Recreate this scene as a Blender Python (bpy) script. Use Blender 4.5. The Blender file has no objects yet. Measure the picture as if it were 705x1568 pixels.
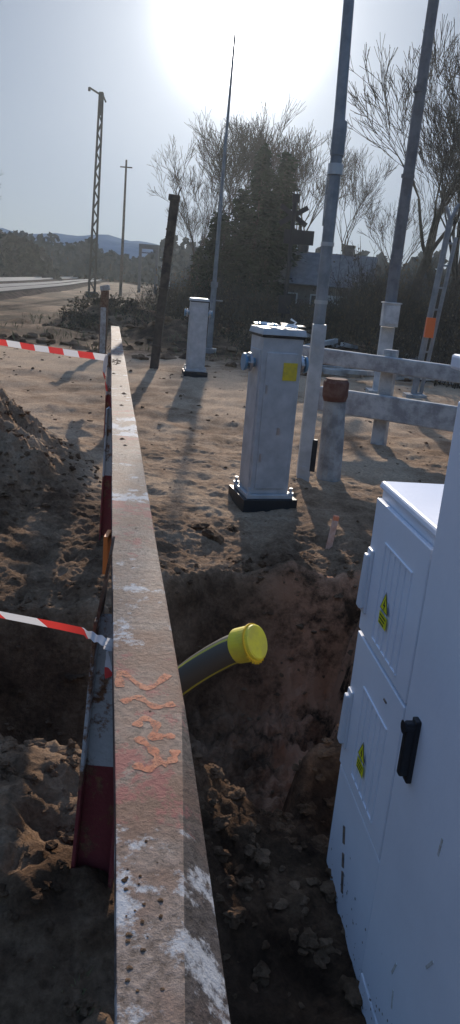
import bpy, math, random
import numpy as np
from mathutils import Matrix, Vector
random.seed(7); np.random.seed(7)
sc=bpy.context.scene
sc.view_settings.view_transform='Standard'; sc.view_settings.look='None'; sc.view_settings.exposure=0

# ---------------------------------------------------------------- helpers
def mat(name,base=(.5,.5,.5),rough=.7,metal=0.0,col2=None,scale=8,bump=0.0,bscale=40,contrast=(.4,.6),spec=.3,detail=8):
    m=bpy.data.materials.new(name); m.use_nodes=True
    nt=m.node_tree; b=nt.nodes['Principled BSDF']
    b.inputs['Roughness'].default_value=rough; b.inputs['Metallic'].default_value=metal
    b.inputs['Specular IOR Level'].default_value=spec
    b.inputs['Base Color'].default_value=(*base,1)
    tc=nt.nodes.new('ShaderNodeTexCoord')
    if col2 is not None:
        n=nt.nodes.new('ShaderNodeTexNoise'); n.inputs['Scale'].default_value=scale; n.inputs['Detail'].default_value=detail; n.inputs['Roughness'].default_value=.65
        nt.links.new(tc.outputs['Object'],n.inputs['Vector'])
        r=nt.nodes.new('ShaderNodeValToRGB'); r.color_ramp.elements[0].position=contrast[0]; r.color_ramp.elements[1].position=contrast[1]
        r.color_ramp.elements[0].color=(*base,1); r.color_ramp.elements[1].color=(*col2,1)
        nt.links.new(n.outputs['Fac'],r.inputs['Fac']); nt.links.new(r.outputs['Color'],b.inputs['Base Color'])
    if bump>0:
        n2=nt.nodes.new('ShaderNodeTexNoise'); n2.inputs['Scale'].default_value=bscale; n2.inputs['Detail'].default_value=8
        nt.links.new(tc.outputs['Object'],n2.inputs['Vector'])
        bp=nt.nodes.new('ShaderNodeBump'); bp.inputs['Strength'].default_value=bump; bp.inputs['Distance'].default_value=.02
        nt.links.new(n2.outputs['Fac'],bp.inputs['Height']); nt.links.new(bp.outputs['Normal'],b.inputs['Normal'])
    return m

class MB:
    def __init__(s): s.v=[]; s.f=[]; s.m=[]
    def add(s,vs,fs,mi=0):
        o=len(s.v); s.v.extend([tuple(v) for v in vs]); s.f.extend([tuple(i+o for i in f) for f in fs]); s.m.extend([mi]*len(fs))
    def box(s,c,d,mi=0,rot=None,taper=1.0,M=None):
        c=Vector(c); vs=[]
        for z in (-.5,.5):
            t=taper if z>0 else 1.0
            for x,y in ((-.5,-.5),(.5,-.5),(.5,.5),(-.5,.5)):
                p=Vector((x*d[0]*t,y*d[1]*t,z*d[2]))
                if rot is not None: p=rot@p
                p=p+c
                if M is not None: p=M@p
                vs.append(p)
        s.add(vs,[(0,3,2,1),(4,5,6,7),(0,1,5,4),(1,2,6,5),(2,3,7,6),(3,0,4,7)],mi)
    def tube(s,pts,rad,n=8,mi=0,cap=True):
        pts=[Vector(p) for p in pts]; 
        if not hasattr(rad,'__len__'): rad=[rad]*len(pts)
        vs=[]; fs=[]
        ref=Vector((0,0,1)) if abs((pts[-1]-pts[0]).normalized().z)<.9 else Vector((0,1,0))
        for i,p in enumerate(pts):
            t=(pts[min(i+1,len(pts)-1)]-pts[max(i-1,0)]).normalized()
            a=t.cross(ref).normalized(); b=t.cross(a)
            for k in range(n):
                q=2*math.pi*k/n; vs.append(p+(a*math.cos(q)+b*math.sin(q))*rad[i])
        for i in range(len(pts)-1):
            for k in range(n):
                k2=(k+1)%n; fs.append((i*n+k,i*n+k2,(i+1)*n+k2,(i+1)*n+k))
        if cap and n>2:
            fs.append(tuple(range(n))); fs.append(tuple((len(pts)-1)*n+k for k in reversed(range(n))))
        s.add(vs,fs,mi)
    def obj(s,name,mats,parent=None,smooth=False,bevel=0,loc=(0,0,0),rotz=0):
        me=bpy.data.meshes.new(name); me.from_pydata(s.v,[],s.f)
        for m in mats: me.materials.append(m)
        me.polygons.foreach_set('material_index',s.m)
        if smooth: me.polygons.foreach_set('use_smooth',[True]*len(s.f))
        me.update()
        o=bpy.data.objects.new(name,me); sc.collection.objects.link(o)
        o.location=loc; o.rotation_euler=(0,0,rotz)
        if parent: o.parent=parent
        if bevel:
            md=o.modifiers.new('b','BEVEL'); md.width=bevel; md.segments=2; md.limit_method='ANGLE'
        return o
def empty(name,loc=(0,0,0),rotz=0):
    e=bpy.data.objects.new(name,None); sc.collection.objects.link(e); e.location=loc; e.rotation_euler=(0,0,rotz); e.empty_display_size=.1; return e

def hsh(ix,iy,seed):
    n=(ix.astype(np.int64)*374761393+iy.astype(np.int64)*668265263+seed*974634777)&0x7fffffff
    n=((n^(n>>13))*1274126177)&0x7fffffff
    n=n^(n>>16)
    return (n&0xffff)/65535.0
def vnoise(x,y,seed):
    ix=np.floor(x); iy=np.floor(y); fx=x-ix; fy=y-iy
    fx=fx*fx*(3-2*fx); fy=fy*fy*(3-2*fy)
    a=hsh(ix,iy,seed); b=hsh(ix+1,iy,seed); c=hsh(ix,iy+1,seed); d=hsh(ix+1,iy+1,seed)
    return (a*(1-fx)+b*fx)*(1-fy)+(c*(1-fx)+d*fx)*fy
def fbm(x,y,f,o,seed,g=.5):
    t=0;a=1;s=0
    for i in range(o):
        t=t+a*(vnoise(x*f+i*17.3,y*f-i*9.1,seed+i)-.5); s+=a; a*=g; f*=2.03
    return t/s*2
def sst(a,b,x):
    t=np.clip((x-a)/(b-a),0,1); return t*t*(3-2*t)

# ---------------------------------------------------------------- ground height
def pit_d(x,y):
    xr=.33+.52*sst(2.1,3.3,y)
    yf=3.35+.65*sst(-.7,0.0,x)
    yn=2.25-.12*sst(-.2,.3,x)+.1*sst(-.5,-1.2,x)
    d=np.maximum(np.maximum(x-xr,-5-x),np.maximum(y-yf,yn-y))
    return d+.13*fbm(x,y,2.2,4,11)
def H(x,y):
    x=np.asarray(x,float); y=np.asarray(y,float)
    far=sst(9,30,y)+sst(4,12,np.abs(x)); far=np.clip(far,0,1)
    h=.05*fbm(x,y,.5,3,1)
    h=h+.05*fbm(x,y,2.6,5,2,.55)*(1-.6*far)
    near=(1-sst(4.2,6.5,y))
    ridg=1-np.abs(fbm(x,y,4.5,5,5,.6))*2
    h=h+near*.06*ridg*(.4+.6*sst(-.2,.3,fbm(x,y,1.3,2,8)))-.03*near
    h=h+.045*np.clip(fbm(x,y,11,5,35,.7),-.2,1)*(1-sst(3.5,6,y))
    h=h+.022*np.clip(fbm(x,y,9,4,36,.65),-.1,1)*(1-sst(8,14,y))*sst(3,6,y)
    h=h+.035*np.sin((y-.25*x)*5.5+fbm(x,y,.7,2,21)*3)*sst(7,8,y)*(1-sst(12,14,y))*.5
    d=pit_d(x,y)
    p=1-sst(-.26,.03,d)
    h=h-p*(.85-.22*ridg*.5)+p*(1-p)*1.0*fbm(x,y,5,5,31,.6)*.75
    h=h+p*.14*fbm(x,y,6,5,33,.65)
    h=h+.10*np.exp(-((d-.12)/.13)**2)*(.3+.7*fbm(x,y,3,3,41))*(y<6)
    h=h-.17*sst(-.12,.12,x)*(1-sst(2.0,2.4,y))*(1-sst(.7,1.2,x))
    def mound(cx,cy,rx,ry,hh): return hh*np.exp(-(((x-cx)/rx)**2+((y-cy)/ry)**2)**1.3)
    h=h+mound(-2.35,5.5,.95,1.15,.74)*(1+.4*fbm(x,y,6,5,51,.7))
    h=h+mound(-.75,1.55,.33,.5,.16)+mound(.02,1.75,.2,.32,.10)+mound(-.32,1.45,.16,.16,.12)
    h=h+mound(-3.9,24,1.5,1.6,.7)*(1+.6*fbm(x,y,2,3,61))+mound(-1.3,21,1.6,1.3,.55)*(1+.6*fbm(x,y,2,3,62))+mound(2.4,20,2.5,2,.4)*(1+.6*fbm(x,y,2,3,63))
    h=h+mound(1.2,17,1.2,.8,.3)
    h=h+.22*np.clip(fbm(x,y,1.2,4,71),0,1)*sst(15,19,y)*(1-sst(40,60,y))*(1-sst(5,8,np.abs(x+1)))
    h=h+.4*fbm(x,y,.02,2,77)*sst(60,200,np.abs(y)+np.abs(x))
    return h
def h1(x,y): return float(H(np.array([x]),np.array([y]))[0])

def axis(lo,hi,step,glo,ghi,gr):
    c=list(np.arange(lo,hi,step)); s=step; v=c[-1]
    while v<ghi: s*=gr; v+=s; c.append(v)
    s=step; v=c[0]; pre=[]
    while v>glo: s*=gr*1.03; v-=s; pre.append(v)
    return np.array(pre[::-1]+c)
xs=axis(-2.8,2.6,.015,-900,900,1.07); ys=axis(.7,7.2,.015,-60,1500,1.03)
X,Y=np.meshgrid(xs,ys); Z=H(X,Y)
dd=pit_d(X,Y)
nv=X.size; co=np.stack([X.ravel(),Y.ravel(),Z.ravel()],1)
nx,ny=len(xs),len(ys)
i=np.arange(ny-1)[:,None]*nx+np.arange(nx-1)[None,:]
F=np.stack([i,i+1,i+1+nx,i+nx],-1).reshape(-1,4)
me=bpy.data.meshes.new('ground'); me.vertices.add(nv); me.vertices.foreach_set('co',co.ravel())
me.loops.add(F.size); me.loops.foreach_set('vertex_index',F.ravel().astype(np.int32))
me.polygons.add(len(F)); me.polygons.foreach_set('loop_start',np.arange(0,F.size,4,dtype=np.int32)); me.polygons.foreach_set('loop_total',np.full(len(F),4,dtype=np.int32))
me.update(calc_edges=True); me.validate()
me.polygons.foreach_set('use_smooth',[True]*len(F))
sand=np.clip(.58+.6*fbm(X,Y,.7,5,91)+.36*sst(6.0,8.5,Y)*(1-sst(14,18,Y))-.33*sst(15,20,Y)-.06*(1-sst(4.2,5.2,Y)),0,1)
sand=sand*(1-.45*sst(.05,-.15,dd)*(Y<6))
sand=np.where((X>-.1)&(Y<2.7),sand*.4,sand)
sand=np.maximum(sand,.85*np.exp(-((X+2.3)/1.0)**2-((Y-5.4)/1.1)**2))
sand=np.maximum(sand,.72*np.exp(-((X+.8)/.6)**2-((Y-1.6)/.6)**2))
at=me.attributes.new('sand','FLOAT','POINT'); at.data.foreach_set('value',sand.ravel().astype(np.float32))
red=np.clip(np.exp(-((X-.66)/.42)**2-((Y-3.5)/.85)**2)*1.5,0,1)*(dd<.06)
at=me.attributes.new('clay','FLOAT','POINT'); at.data.foreach_set('value',red.ravel().astype(np.float32))
gnd=bpy.data.objects.new('ground',me); sc.collection.objects.link(gnd)
def soilmat(name,use_attr,const=.5):
    gm=bpy.data.materials.new(name); gm.use_nodes=True; nt=gm.node_tree; b=nt.nodes['Principled BSDF']; b.inputs['Roughness'].default_value=.97; b.inputs['Specular IOR Level'].default_value=.05
    N=nt.nodes.new; L=nt.links.new
    tc=N('ShaderNodeTexCoord'); A=N('ShaderNodeAttribute'); A.attribute_name='sand'
    n1=N('ShaderNodeTexNoise'); n1.inputs['Scale'].default_value=3; n1.inputs['Detail'].default_value=12; n1.inputs['Roughness'].default_value=.72
    n2=N('ShaderNodeTexNoise'); n2.inputs['Scale'].default_value=45; n2.inputs['Detail'].default_value=8; n2.inputs['Roughness'].default_value=.7
    n3=N('ShaderNodeTexNoise'); n3.inputs['Scale'].default_value=1.1; n3.inputs['Detail'].default_value=5
    for n in (n1,n2,n3): L(tc.outputs['Object'],n.inputs['Vector'])
    ad=N('ShaderNodeMath'); ad.operation='MULTIPLY_ADD'; ad.inputs[1].default_value=1.5; L(n1.outputs['Fac'],ad.inputs[0])
    sb=N('ShaderNodeMath'); sb.operation='SUBTRACT'; sb.inputs[1].default_value=.75; 
    if use_attr: L(A.outputs['Fac'],sb.inputs[0])
    else: sb.inputs[0].default_value=const
    L(sb.outputs[0],ad.inputs[2])
    r=N('ShaderNodeValToRGB'); e=r.color_ramp.elements
    e[0].position=.08; e[0].color=(.048,.028,.018,1); e[1].position=.95; e[1].color=(.53,.375,.25,1)
    x1=e.new(.32); x1.color=(.14,.083,.05,1); x2=e.new(.62); x2.color=(.33,.212,.132,1)
    L(ad.outputs[0],r.inputs['Fac'])
    mx=N('ShaderNodeMix'); mx.data_type='RGBA'; mx.blend_type='MULTIPLY'; mx.inputs[0].default_value=.8
    r2=N('ShaderNodeValToRGB'); r2.color_ramp.elements[0].position=.3; r2.color_ramp.elements[0].color=(.45,.43,.41,1); r2.color_ramp.elements[1].position=.65; r2.color_ramp.elements[1].color=(1.15,1.1,1.05,1)
    L(n2.outputs['Fac'],r2.inputs['Fac']); L(r.outputs['Color'],mx.inputs[6]); L(r2.outputs['Color'],mx.inputs[7])
    mx2=N('ShaderNodeMix'); mx2.data_type='RGBA'; r3=N('ShaderNodeValToRGB'); r3.color_ramp.elements[0].position=.5; r3.color_ramp.elements[1].position=.72; r3.color_ramp.elements[0].color=(0,0,0,1); r3.color_ramp.elements[1].color=(.35,.35,.35,1)
    L(n3.outputs['Fac'],r3.inputs['Fac']); L(r3.outputs['Color'],mx2.inputs[0]); L(mx.outputs[2],mx2.inputs[6]); mx2.inputs[7].default_value=(.26,.15,.09,1)
    A2=N('ShaderNodeAttribute'); A2.attribute_name='clay'; mx3=N('ShaderNodeMix'); mx3.data_type='RGBA'; mm=N('ShaderNodeMath'); mm.operation='MULTIPLY'; rr=N('ShaderNodeValToRGB'); rr.color_ramp.elements[0].position=.42; rr.color_ramp.elements[1].position=.55; L(n1.outputs['Fac'],rr.inputs['Fac']); L(rr.outputs['Color'],mm.inputs[0]); L(A2.outputs['Fac'],mm.inputs[1])
    L(mm.outputs[0],mx3.inputs[0]); L(mx2.outputs[2],mx3.inputs[6]); mx3.inputs[7].default_value=(.56,.28,.16,1)
    L(mx3.outputs[2],b.inputs['Base Color'])
    bp=N('ShaderNodeBump'); bp.inputs['Strength'].default_value=1.0; bp.inputs['Distance'].default_value=.025; L(n2.outputs['Fac'],bp.inputs['Height']); L(bp.outputs['Normal'],b.inputs['Normal'])
    return gm
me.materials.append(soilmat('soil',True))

# ---------------------------------------------------------------- soil clods (one object)
clodm=soilmat('clod_soil',False,.38)
import bmesh
def ico(n):
    bm=bmesh.new(); bmesh.ops.create_icosphere(bm,subdivisions=n,radius=1); V=np.array([v.co[:] for v in bm.verts]); F_=np.array([[v.index for v in f.verts] for f in bm.faces]); bm.free(); return V,F_
ICO={2:ico(2),3:ico(3)}
def clods(name,pts,m_):
    V=[];Fc=[];n=0
    for (x,y,s,z) in pts:
        iv,if_=ICO[3 if s>.015 and y<6 else 2]
        q=iv.copy(); k=np.random.rand(3)*9
        disp=1+.3*np.sin(q[:,0]*2.6+k[0])*np.sin(q[:,1]*3.1+k[1])+.2*np.sin(q[:,2]*4+k[2])
        disp=disp+.75*fbm(q[:,0]+q[:,2]*.7+k[0],q[:,1]-q[:,2]*.6+k[1],2.6,4,int(k[2]*9),.75)
        q=q*disp[:,None]*np.array([s*random.uniform(.7,1.4),s*random.uniform(.7,1.4),s*random.uniform(.45,.8)])
        a=random.uniform(0,6.28); c,sn=math.cos(a),math.sin(a); q=q@np.array([[c,-sn,0],[sn,c,0],[0,0,1]])
        V.append(q+np.array([x,y,z+s*.05])); Fc.append(if_+n); n+=len(q)
    me=bpy.data.meshes.new(name); me.from_pydata(np.concatenate(V).tolist(),[],np.concatenate(Fc).tolist()); me.materials.append(m_)
    o=bpy.data.objects.new(name,me); sc.collection.objects.link(o); return o
PA=np.column_stack([np.random.uniform(-3,2.5,18000),np.random.uniform(.7,8.5,18000)]); PD=pit_d(PA[:,0],PA[:,1]); PH=H(PA[:,0],PA[:,1])
sel=[]
for (x,y),d,hh in zip(PA,PD,PH):
    w=math.exp(-((d-.05)/.25)**2)*.8+ (.5 if y<2.2 else 0)+.05
    if math.hypot(x+2.2,(y-5.4))<1.2: w=.7
    elif y>4.5: w*=.5
    if random.random()<w*.8:
        s=random.choice([.005,.006,.008,.01,.012,.014,.018,.026] if w>.3 else [.006,.008,.012]); sel.append((x,y,s,hh))
for (x,y,s) in [(-.1,4.6,.07),(.03,4.85,.04),(-.2,4.75,.035),(.75,4.2,.04)]: sel.append((x,y,s,h1(x,y)))
fx=np.random.uniform(-6,5,600); fy=np.random.uniform(8,26,600); fh=H(fx,fy)
for x,y,hh in zip(fx,fy,fh):
    s=random.uniform(.01,.025) if y<15 else random.uniform(.04,.16); sel.append((x,y,s,hh))
clods('soil_clods',sel,clodm)

# ---------------------------------------------------------------- grass
gr1=mat('dry_grass_m',(.26,.20,.11),.8,col2=(.12,.12,.05),scale=2)
g=MB()
def blades(cx,cy,n,spread,hgt,w=.004):
    z0=h1(cx,cy)
    for _ in range(n):
        x=cx+random.gauss(0,spread); y=cy+random.gauss(0,spread); z=z0-.02
        a=random.uniform(0,6.28); l=hgt*random.uniform(.5,1.2); ln=random.uniform(.1,.8)*l
        dx,dy=math.cos(a),math.sin(a)
        g.add([(x-dy*w,y+dx*w,z-.01),(x+dy*w,y-dx*w,z-.01),(x+dx*ln*.5+dy*w*.6,y+dy*ln*.5-dx*w*.6,z+l*.7),(x+dx*ln,y+dy*ln,z+l)],[(0,1,2),(0,2,3)])
for _ in range(110):
    blades(random.uniform(-7,5),random.uniform(16,30),10,.25,.2,.008)
for cx,cy in [(-.26,1.32),(-.24,1.25),(-.9,1.9)]: blades(cx,cy,12,.02,.05,.002)
g.obj('dry_grass',[gr1])

# ---------------------------------------------------------------- steel guard rail
def paint_mat(name,period,phase,axis_i,base_dirt=(.20,.165,.14),amt=.5,redc=(.30,.045,.045),rustc=(.16,.09,.06),rp=(.5,.66),boost=None):
    m=bpy.data.materials.new(name); m.use_nodes=True; nt=m.node_tree; b=nt.nodes['Principled BSDF']; b.inputs['Roughness'].default_value=.75; b.inputs['Specular IOR Level'].default_value=.3
    N=nt.nodes.new; L=nt.links.new
    tc=N('ShaderNodeTexCoord'); sp=N('ShaderNodeSeparateXYZ'); L(tc.outputs['Object'],sp.inputs[0])
    ph=N('ShaderNodeMath'); ph.operation='ADD'; ph.inputs[1].default_value=phase; L(sp.outputs[axis_i],ph.inputs[0])
    md=N('ShaderNodeMath'); md.operation='PINGPONG'; md.inputs[1].default_value=period; L(ph.outputs[0],md.inputs[0])
    gt=N('ShaderNodeMath'); gt.operation='GREATER_THAN'; gt.inputs[1].default_value=period/2; L(md.outputs[0],gt.inputs[0])
    c1=N('ShaderNodeMix'); c1.data_type='RGBA'; c1.inputs[6].default_value=(*redc,1); c1.inputs[7].default_value=(.60,.58,.56,1); L(gt.outputs[0],c1.inputs[0])
    n=N('ShaderNodeTexNoise'); n.inputs['Scale'].default_value=9; n.inputs['Detail'].default_value=11; n.inputs['Roughness'].default_value=.75; L(tc.outputs['Object'],n.inputs['Vector'])
    src=n.outputs['Fac']
    if boost:
        for (c0,w0,a0_) in boost:
            s_=N('ShaderNodeMath'); s_.operation='SUBTRACT'; s_.inputs[1].default_value=c0; L(sp.outputs[axis_i],s_.inputs[0])
            ab=N('ShaderNodeMath'); ab.operation='ABSOLUTE'; L(s_.outputs[0],ab.inputs[0])
            mr_=N('ShaderNodeMapRange'); mr_.inputs['From Min'].default_value=w0; mr_.inputs['From Max'].default_value=w0*.5; mr_.inputs['To Min'].default_value=0; mr_.inputs['To Max'].default_value=a0_; L(ab.outputs[0],mr_.inputs['Value'])
            q_=N('ShaderNodeMath'); L(src,q_.inputs[0]); L(mr_.outputs[0],q_.inputs[1]); src=q_.outputs[0]
    r=N('ShaderNodeValToRGB'); r.color_ramp.elements[0].position=amt-.03; r.color_ramp.elements[1].position=amt+.03; L(src,r.inputs['Fac'])
    nd=N('ShaderNodeTexNoise'); nd.inputs['Scale'].default_value=80; nd.inputs['Detail'].default_value=8; nd.inputs['Roughness'].default_value=.75; L(tc.outputs['Object'],nd.inputs['Vector'])
    rd=N('ShaderNodeValToRGB'); rd.color_ramp.elements[0].position=.36; rd.color_ramp.elements[1].position=.64
    rd.color_ramp.elements[0].color=(base_dirt[0]*.42,base_dirt[1]*.37,base_dirt[2]*.34,1); rd.color_ramp.elements[1].color=(base_dirt[0]*1.4,base_dirt[1]*1.4,base_dirt[2]*1.4,1); L(nd.outputs['Fac'],rd.inputs['Fac'])
    nr=N('ShaderNodeTexNoise'); nr.inputs['Scale'].default_value=5; nr.inputs['Detail'].default_value=10; nr.inputs['Roughness'].default_value=.75; L(tc.outputs['Object'],nr.inputs['Vector'])
    rr=N('ShaderNodeValToRGB'); rr.color_ramp.elements[0].position=rp[0]; rr.color_ramp.elements[1].position=rp[1]; rr.color_ramp.elements[1].color=(.8,.8,.8,1); L(nr.outputs['Fac'],rr.inputs['Fac'])
    rust=N('ShaderNodeMix'); rust.data_type='RGBA'; L(rr.outputs['Color'],rust.inputs[0]); L(rd.outputs['Color'],rust.inputs[6]); rust.inputs[7].default_value=(*rustc,1)
    f=N('ShaderNodeMix'); f.data_type='RGBA'; L(r.outputs['Color'],f.inputs[0]); L(c1.outputs[2],f.inputs[7]); L(rust.outputs[2],f.inputs[6])
    f2=N('ShaderNodeMix'); f2.data_type='RGBA'; f2.blend_type='MULTIPLY'; f2.inputs[0].default_value=.4; L(f.outputs[2],f2.inputs[6]); L(nd.outputs['Fac'],f2.inputs[7]); L(f2.outputs[2],b.inputs['Base Color'])
    bp=N('ShaderNodeBump'); bp.inputs['Strength'].default_value=.9; bp.inputs['Distance'].default_value=.004; L(nd.outputs['Fac'],bp.inputs['Height']); L(bp.outputs['Normal'],b.inputs['Normal'])
    return m
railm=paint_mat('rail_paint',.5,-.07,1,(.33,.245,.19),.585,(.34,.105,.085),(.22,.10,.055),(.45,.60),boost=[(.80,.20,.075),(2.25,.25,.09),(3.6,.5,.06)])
flange_shade_m=paint_mat('rail_flange_shade_paint',.5,-.07,1,(.10,.08,.07),.54,(.24,.09,.08))  # dark paint of the flanges, also the shadow tone of the bent near strip
postm=paint_mat('post_paint',.9,.02,2,(.26,.14,.08),.45,(.26,.05,.05),(.26,.10,.04))
rustm=mat('rust',(.12,.055,.03),.85,col2=(.22,.13,.08),scale=25,bump=.5,bscale=90)
gr=empty('steel_guard_rail')
m=MB()
zr=.90
def LX(y): return -.07-.1783*(y-.55)
def RX(y): return LX(y)+.121-.0008*y
def SX(y): return RX(y)-max(0,(1.13-y))*.086
def WV(y): return .004*math.sin(y*2.3)+.0015*math.sin(y*9)
ysr=[.30+.83*k/30 for k in range(31)]+[1.13+.03*k for k in range(1,9)]+[1.37+.2*k for k in range(1,47)]+[10.75]
top=[];fs=[]
for k,y in enumerate(ysr):
    w=WV(y); shade_fold=max(0,1.13-y)*.085  # near right strip bent down in place of a cast shadow on the top
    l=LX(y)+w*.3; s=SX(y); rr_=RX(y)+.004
    top+= [(l,y,zr-.055+w),(l,y,zr+w),(s-.002,y,zr+w),(rr_,y,zr-.003-shade_fold+w),(rr_-.001,y,zr-.06-shade_fold+w)]
n=5
for k in range(len(ysr)-1):
    for j in range(4):
        fs.append((k*n+j,k*n+j+1,(k+1)*n+j+1,(k+1)*n+j))
m.add(top,fs,0)
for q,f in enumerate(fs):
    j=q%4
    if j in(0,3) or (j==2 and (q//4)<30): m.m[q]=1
o=m.obj('top_rail',[railm,flange_shade_m],gr); md=o.modifiers.new('s','SOLIDIFY'); md.thickness=.006; md.offset=-1 
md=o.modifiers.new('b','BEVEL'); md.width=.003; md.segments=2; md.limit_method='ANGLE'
gm2=mat('orange_paint',(.58,.20,.10),.85,col2=(.66,.28,.15),scale=45,contrast=(.40,.6))
nt=gm2.node_tree; bs=nt.nodes['Principled BSDF']; tp=nt.nodes.new('ShaderNodeBsdfTransparent'); mxs=nt.nodes.new('ShaderNodeMixShader'); nn_=nt.nodes.new('ShaderNodeTexNoise'); nn_.inputs['Scale'].default_value=70; nn_.inputs['Detail'].default_value=8; nn_.inputs['Roughness'].default_value=.8; tcc=nt.nodes.new('ShaderNodeTexCoord'); nt.links.new(tcc.outputs['Object'],nn_.inputs['Vector']); rp_=nt.nodes.new('ShaderNodeValToRGB'); rp_.color_ramp.elements[0].position=.36; rp_.color_ramp.elements[1].position=.54; rp_.color_ramp.elements[1].color=(.85,.85,.85,1)
nt.links.new(nn_.outputs['Fac'],rp_.inputs['Fac']); nt.links.new(rp_.outputs['Color'],mxs.inputs[0]); nt.links.new(tp.outputs[0],mxs.inputs[1]); nt.links.new(bs.outputs[0],mxs.inputs[2]); nt.links.new(mxs.outputs[0],nt.nodes['Material Output'].inputs['Surface'])
def catm(pts,n=10):
    P=[Vector(p) for p in pts]; P=[P[0]*2-P[1]]+P+[P[-1]*2-P[-2]]; out=[]
    for i in range(1,len(P)-2):
        for k in range(n):
            t=k/n; a,b_,c_,d=P[i-1:i+3]
            out.append(.5*((2*b_)+(c_-a)*t+(2*a-5*b_+4*c_-d)*t*t+(3*b_-a-3*c_+d)*t**3))
    out.append(P[-2]); return out
def stroke(pts,w=.008):
    pts=catm([(a,b_,0) for a,b_ in pts],8)
    s=MB(); P3=pts; vs=[];f=[]
    for k,p in enumerate(P3):
        t=(P3[min(k+1,len(P3)-1)]-P3[max(k-1,0)]).normalized(); ww=w*(.85+.3*math.sin(k*.9)); nn=Vector((-t.y,t.x,0))*ww; z=Vector((0,0,zr+.0008+WV(p.y)))
        vs+=[p+nn+z,p-nn+z]
    for k in range(len(P3)-1): f.append((2*k,2*k+1,2*k+3,2*k+2))
    s.add(vs,f); return s
def gl(u,y): return (LX(y)+u*.12,y)
i_=0
for pts in ([gl(.10,1.17),gl(.12,1.225),gl(.5,1.175),gl(.86,1.23)],[gl(.12,1.12),gl(.35,1.14),gl(.6,1.115),gl(.88,1.13)],[gl(.3,1.05),gl(.42,1.075),gl(.58,1.06),gl(.52,1.02),gl(.65,1.03),gl(.82,1.03)],
            [gl(.3,1.02),gl(.5,.99),gl(.55,.96),gl(.4,.94),gl(.25,.95)],[gl(.8,.995),gl(.75,.97),gl(.6,.955)]):
    stroke(pts).obj('paint_mark_%d'%i_,[gm2],gr); i_+=1
def post(name,xb0,xb1,xt0,xt1,y,zb,zt,d=.07):
    p=MB(); t=.009
    def quad(xa0,xb_0,xa1,xb_1,y0,y1):
        p.add([(xa0,y0,zb),(xb_0,y0,zb),(xb_0,y1,zb),(xa0,y1,zb),(xa1,y0,zt),(xb_1,y0,zt),(xb_1,y1,zt),(xa1,y1,zt)],[(0,3,2,1),(4,5,6,7),(0,1,5,4),(1,2,6,5),(2,3,7,6),(3,0,4,7)],0)
    quad(xb0+t,xb1-t,xt0+t,xt1-t,y+.02,y+.02+t)
    quad(xb0,xb0+t,xt0,xt0+t,y-.02,y+d)
    quad(xb1-t,xb1,xt1-t,xt1,y-.02,y+d)
    return p.obj(name,[postm],gr,bevel=.002)
post('post_1',-.352,-.235,-.288,-.20,1.56,-.25,.842)
post('post_2',-.80,-.70,-.775,-.66,4.35,-.25,.842)
post('post_3',-1.36,-1.27,-1.34,-1.24,7.5,-.25,.842)
p=MB(); 
p.add([(-.292,1.55,.80),(-.284,1.55,.80),(-.284,1.62,.80),(-.292,1.62,.80),(-.262,1.56,1.0),(-.256,1.56,1.0),(-.256,1.60,1.03),(-.262,1.60,1.03)],[(0,3,2,1),(4,5,6,7),(0,1,5,4),(1,2,6,5),(2,3,7,6),(3,0,4,7)])
p.obj('end_plate',[rustm],gr)
p=MB(); p.box((LX(2.1)-.012,2.1,.80),(.014,.07,.12),0); p.obj('orange_ribbon',[mat('orange_ribbon_m',(.8,.22,.05),.5)],gr,bevel=.002)
p=MB()
for k in range(60):
    y=random.choice([random.gauss(.68,.05),random.gauss(6.3,.12),random.uniform(.7,8)]); u=random.uniform(.1,.5 if y<1 else .9); r_=random.uniform(.0012,.004) if y<3 else random.uniform(.006,.018); c0=Vector((LX(y)+u*.11,y,zr+WV(y)))
    ring=[c0+Vector((r_*math.cos(a)*random.uniform(.6,1.3),r_*math.sin(a)*random.uniform(.6,1.3),0.0004)) for a in (0,1,2,3,4,5.2)]; p.add(ring+[c0+Vector((0,0,r_*.5))],[(q,(q+1)%6,6) for q in range(6)])
p.obj('dirt_lumps',[clodm],gr,smooth=True)
p=MB(); p.box((-2.84,15.3,.6),(.15,.1,1.35),0,Matrix.Rotation(math.radians(1),3,'Y')); p.box((-2.83,15.3,1.32),(.18,.13,.1),1,Matrix.Rotation(math.radians(-14),3,'Y'))
p.box((-2.84,15.24,.5),(.11,.02,.9),1)
p.obj('concrete_post',[rustm,mat('weathered_white',(.45,.43,.4),.8,col2=(.25,.22,.2),scale=9)],bevel=.01)

# ---------------------------------------------------------------- tapes
tm=bpy.data.materials.new('tape'); tm.use_nodes=True; nt=tm.node_tree; b=nt.nodes['Principled BSDF']; b.inputs['Roughness'].default_value=.4
uv=nt.nodes.new('ShaderNodeAttribute'); uv.attribute_name='run'
w1=nt.nodes.new('ShaderNodeMath'); w1.operation='FRACT'; g1=nt.nodes.new('ShaderNodeMath'); g1.operation='GREATER_THAN'; g1.inputs[1].default_value=.5
mm=nt.nodes.new('ShaderNodeMix'); mm.data_type='RGBA'; mm.inputs[6].default_value=(.8,.78,.78,1); mm.inputs[7].default_value=(.75,.06,.05,1)
nt.links.new(uv.outputs['Fac'],w1.inputs[0]); nt.links.new(w1.outputs[0],g1.inputs[0]); nt.links.new(g1.outputs[0],mm.inputs[0]); nt.links.new(mm.outputs[2],b.inputs['Base Color'])
tr=nt.nodes.new('ShaderNodeBsdfTranslucent'); ms=nt.nodes.new('ShaderNodeMixShader'); ms.inputs[0].default_value=.4
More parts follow.
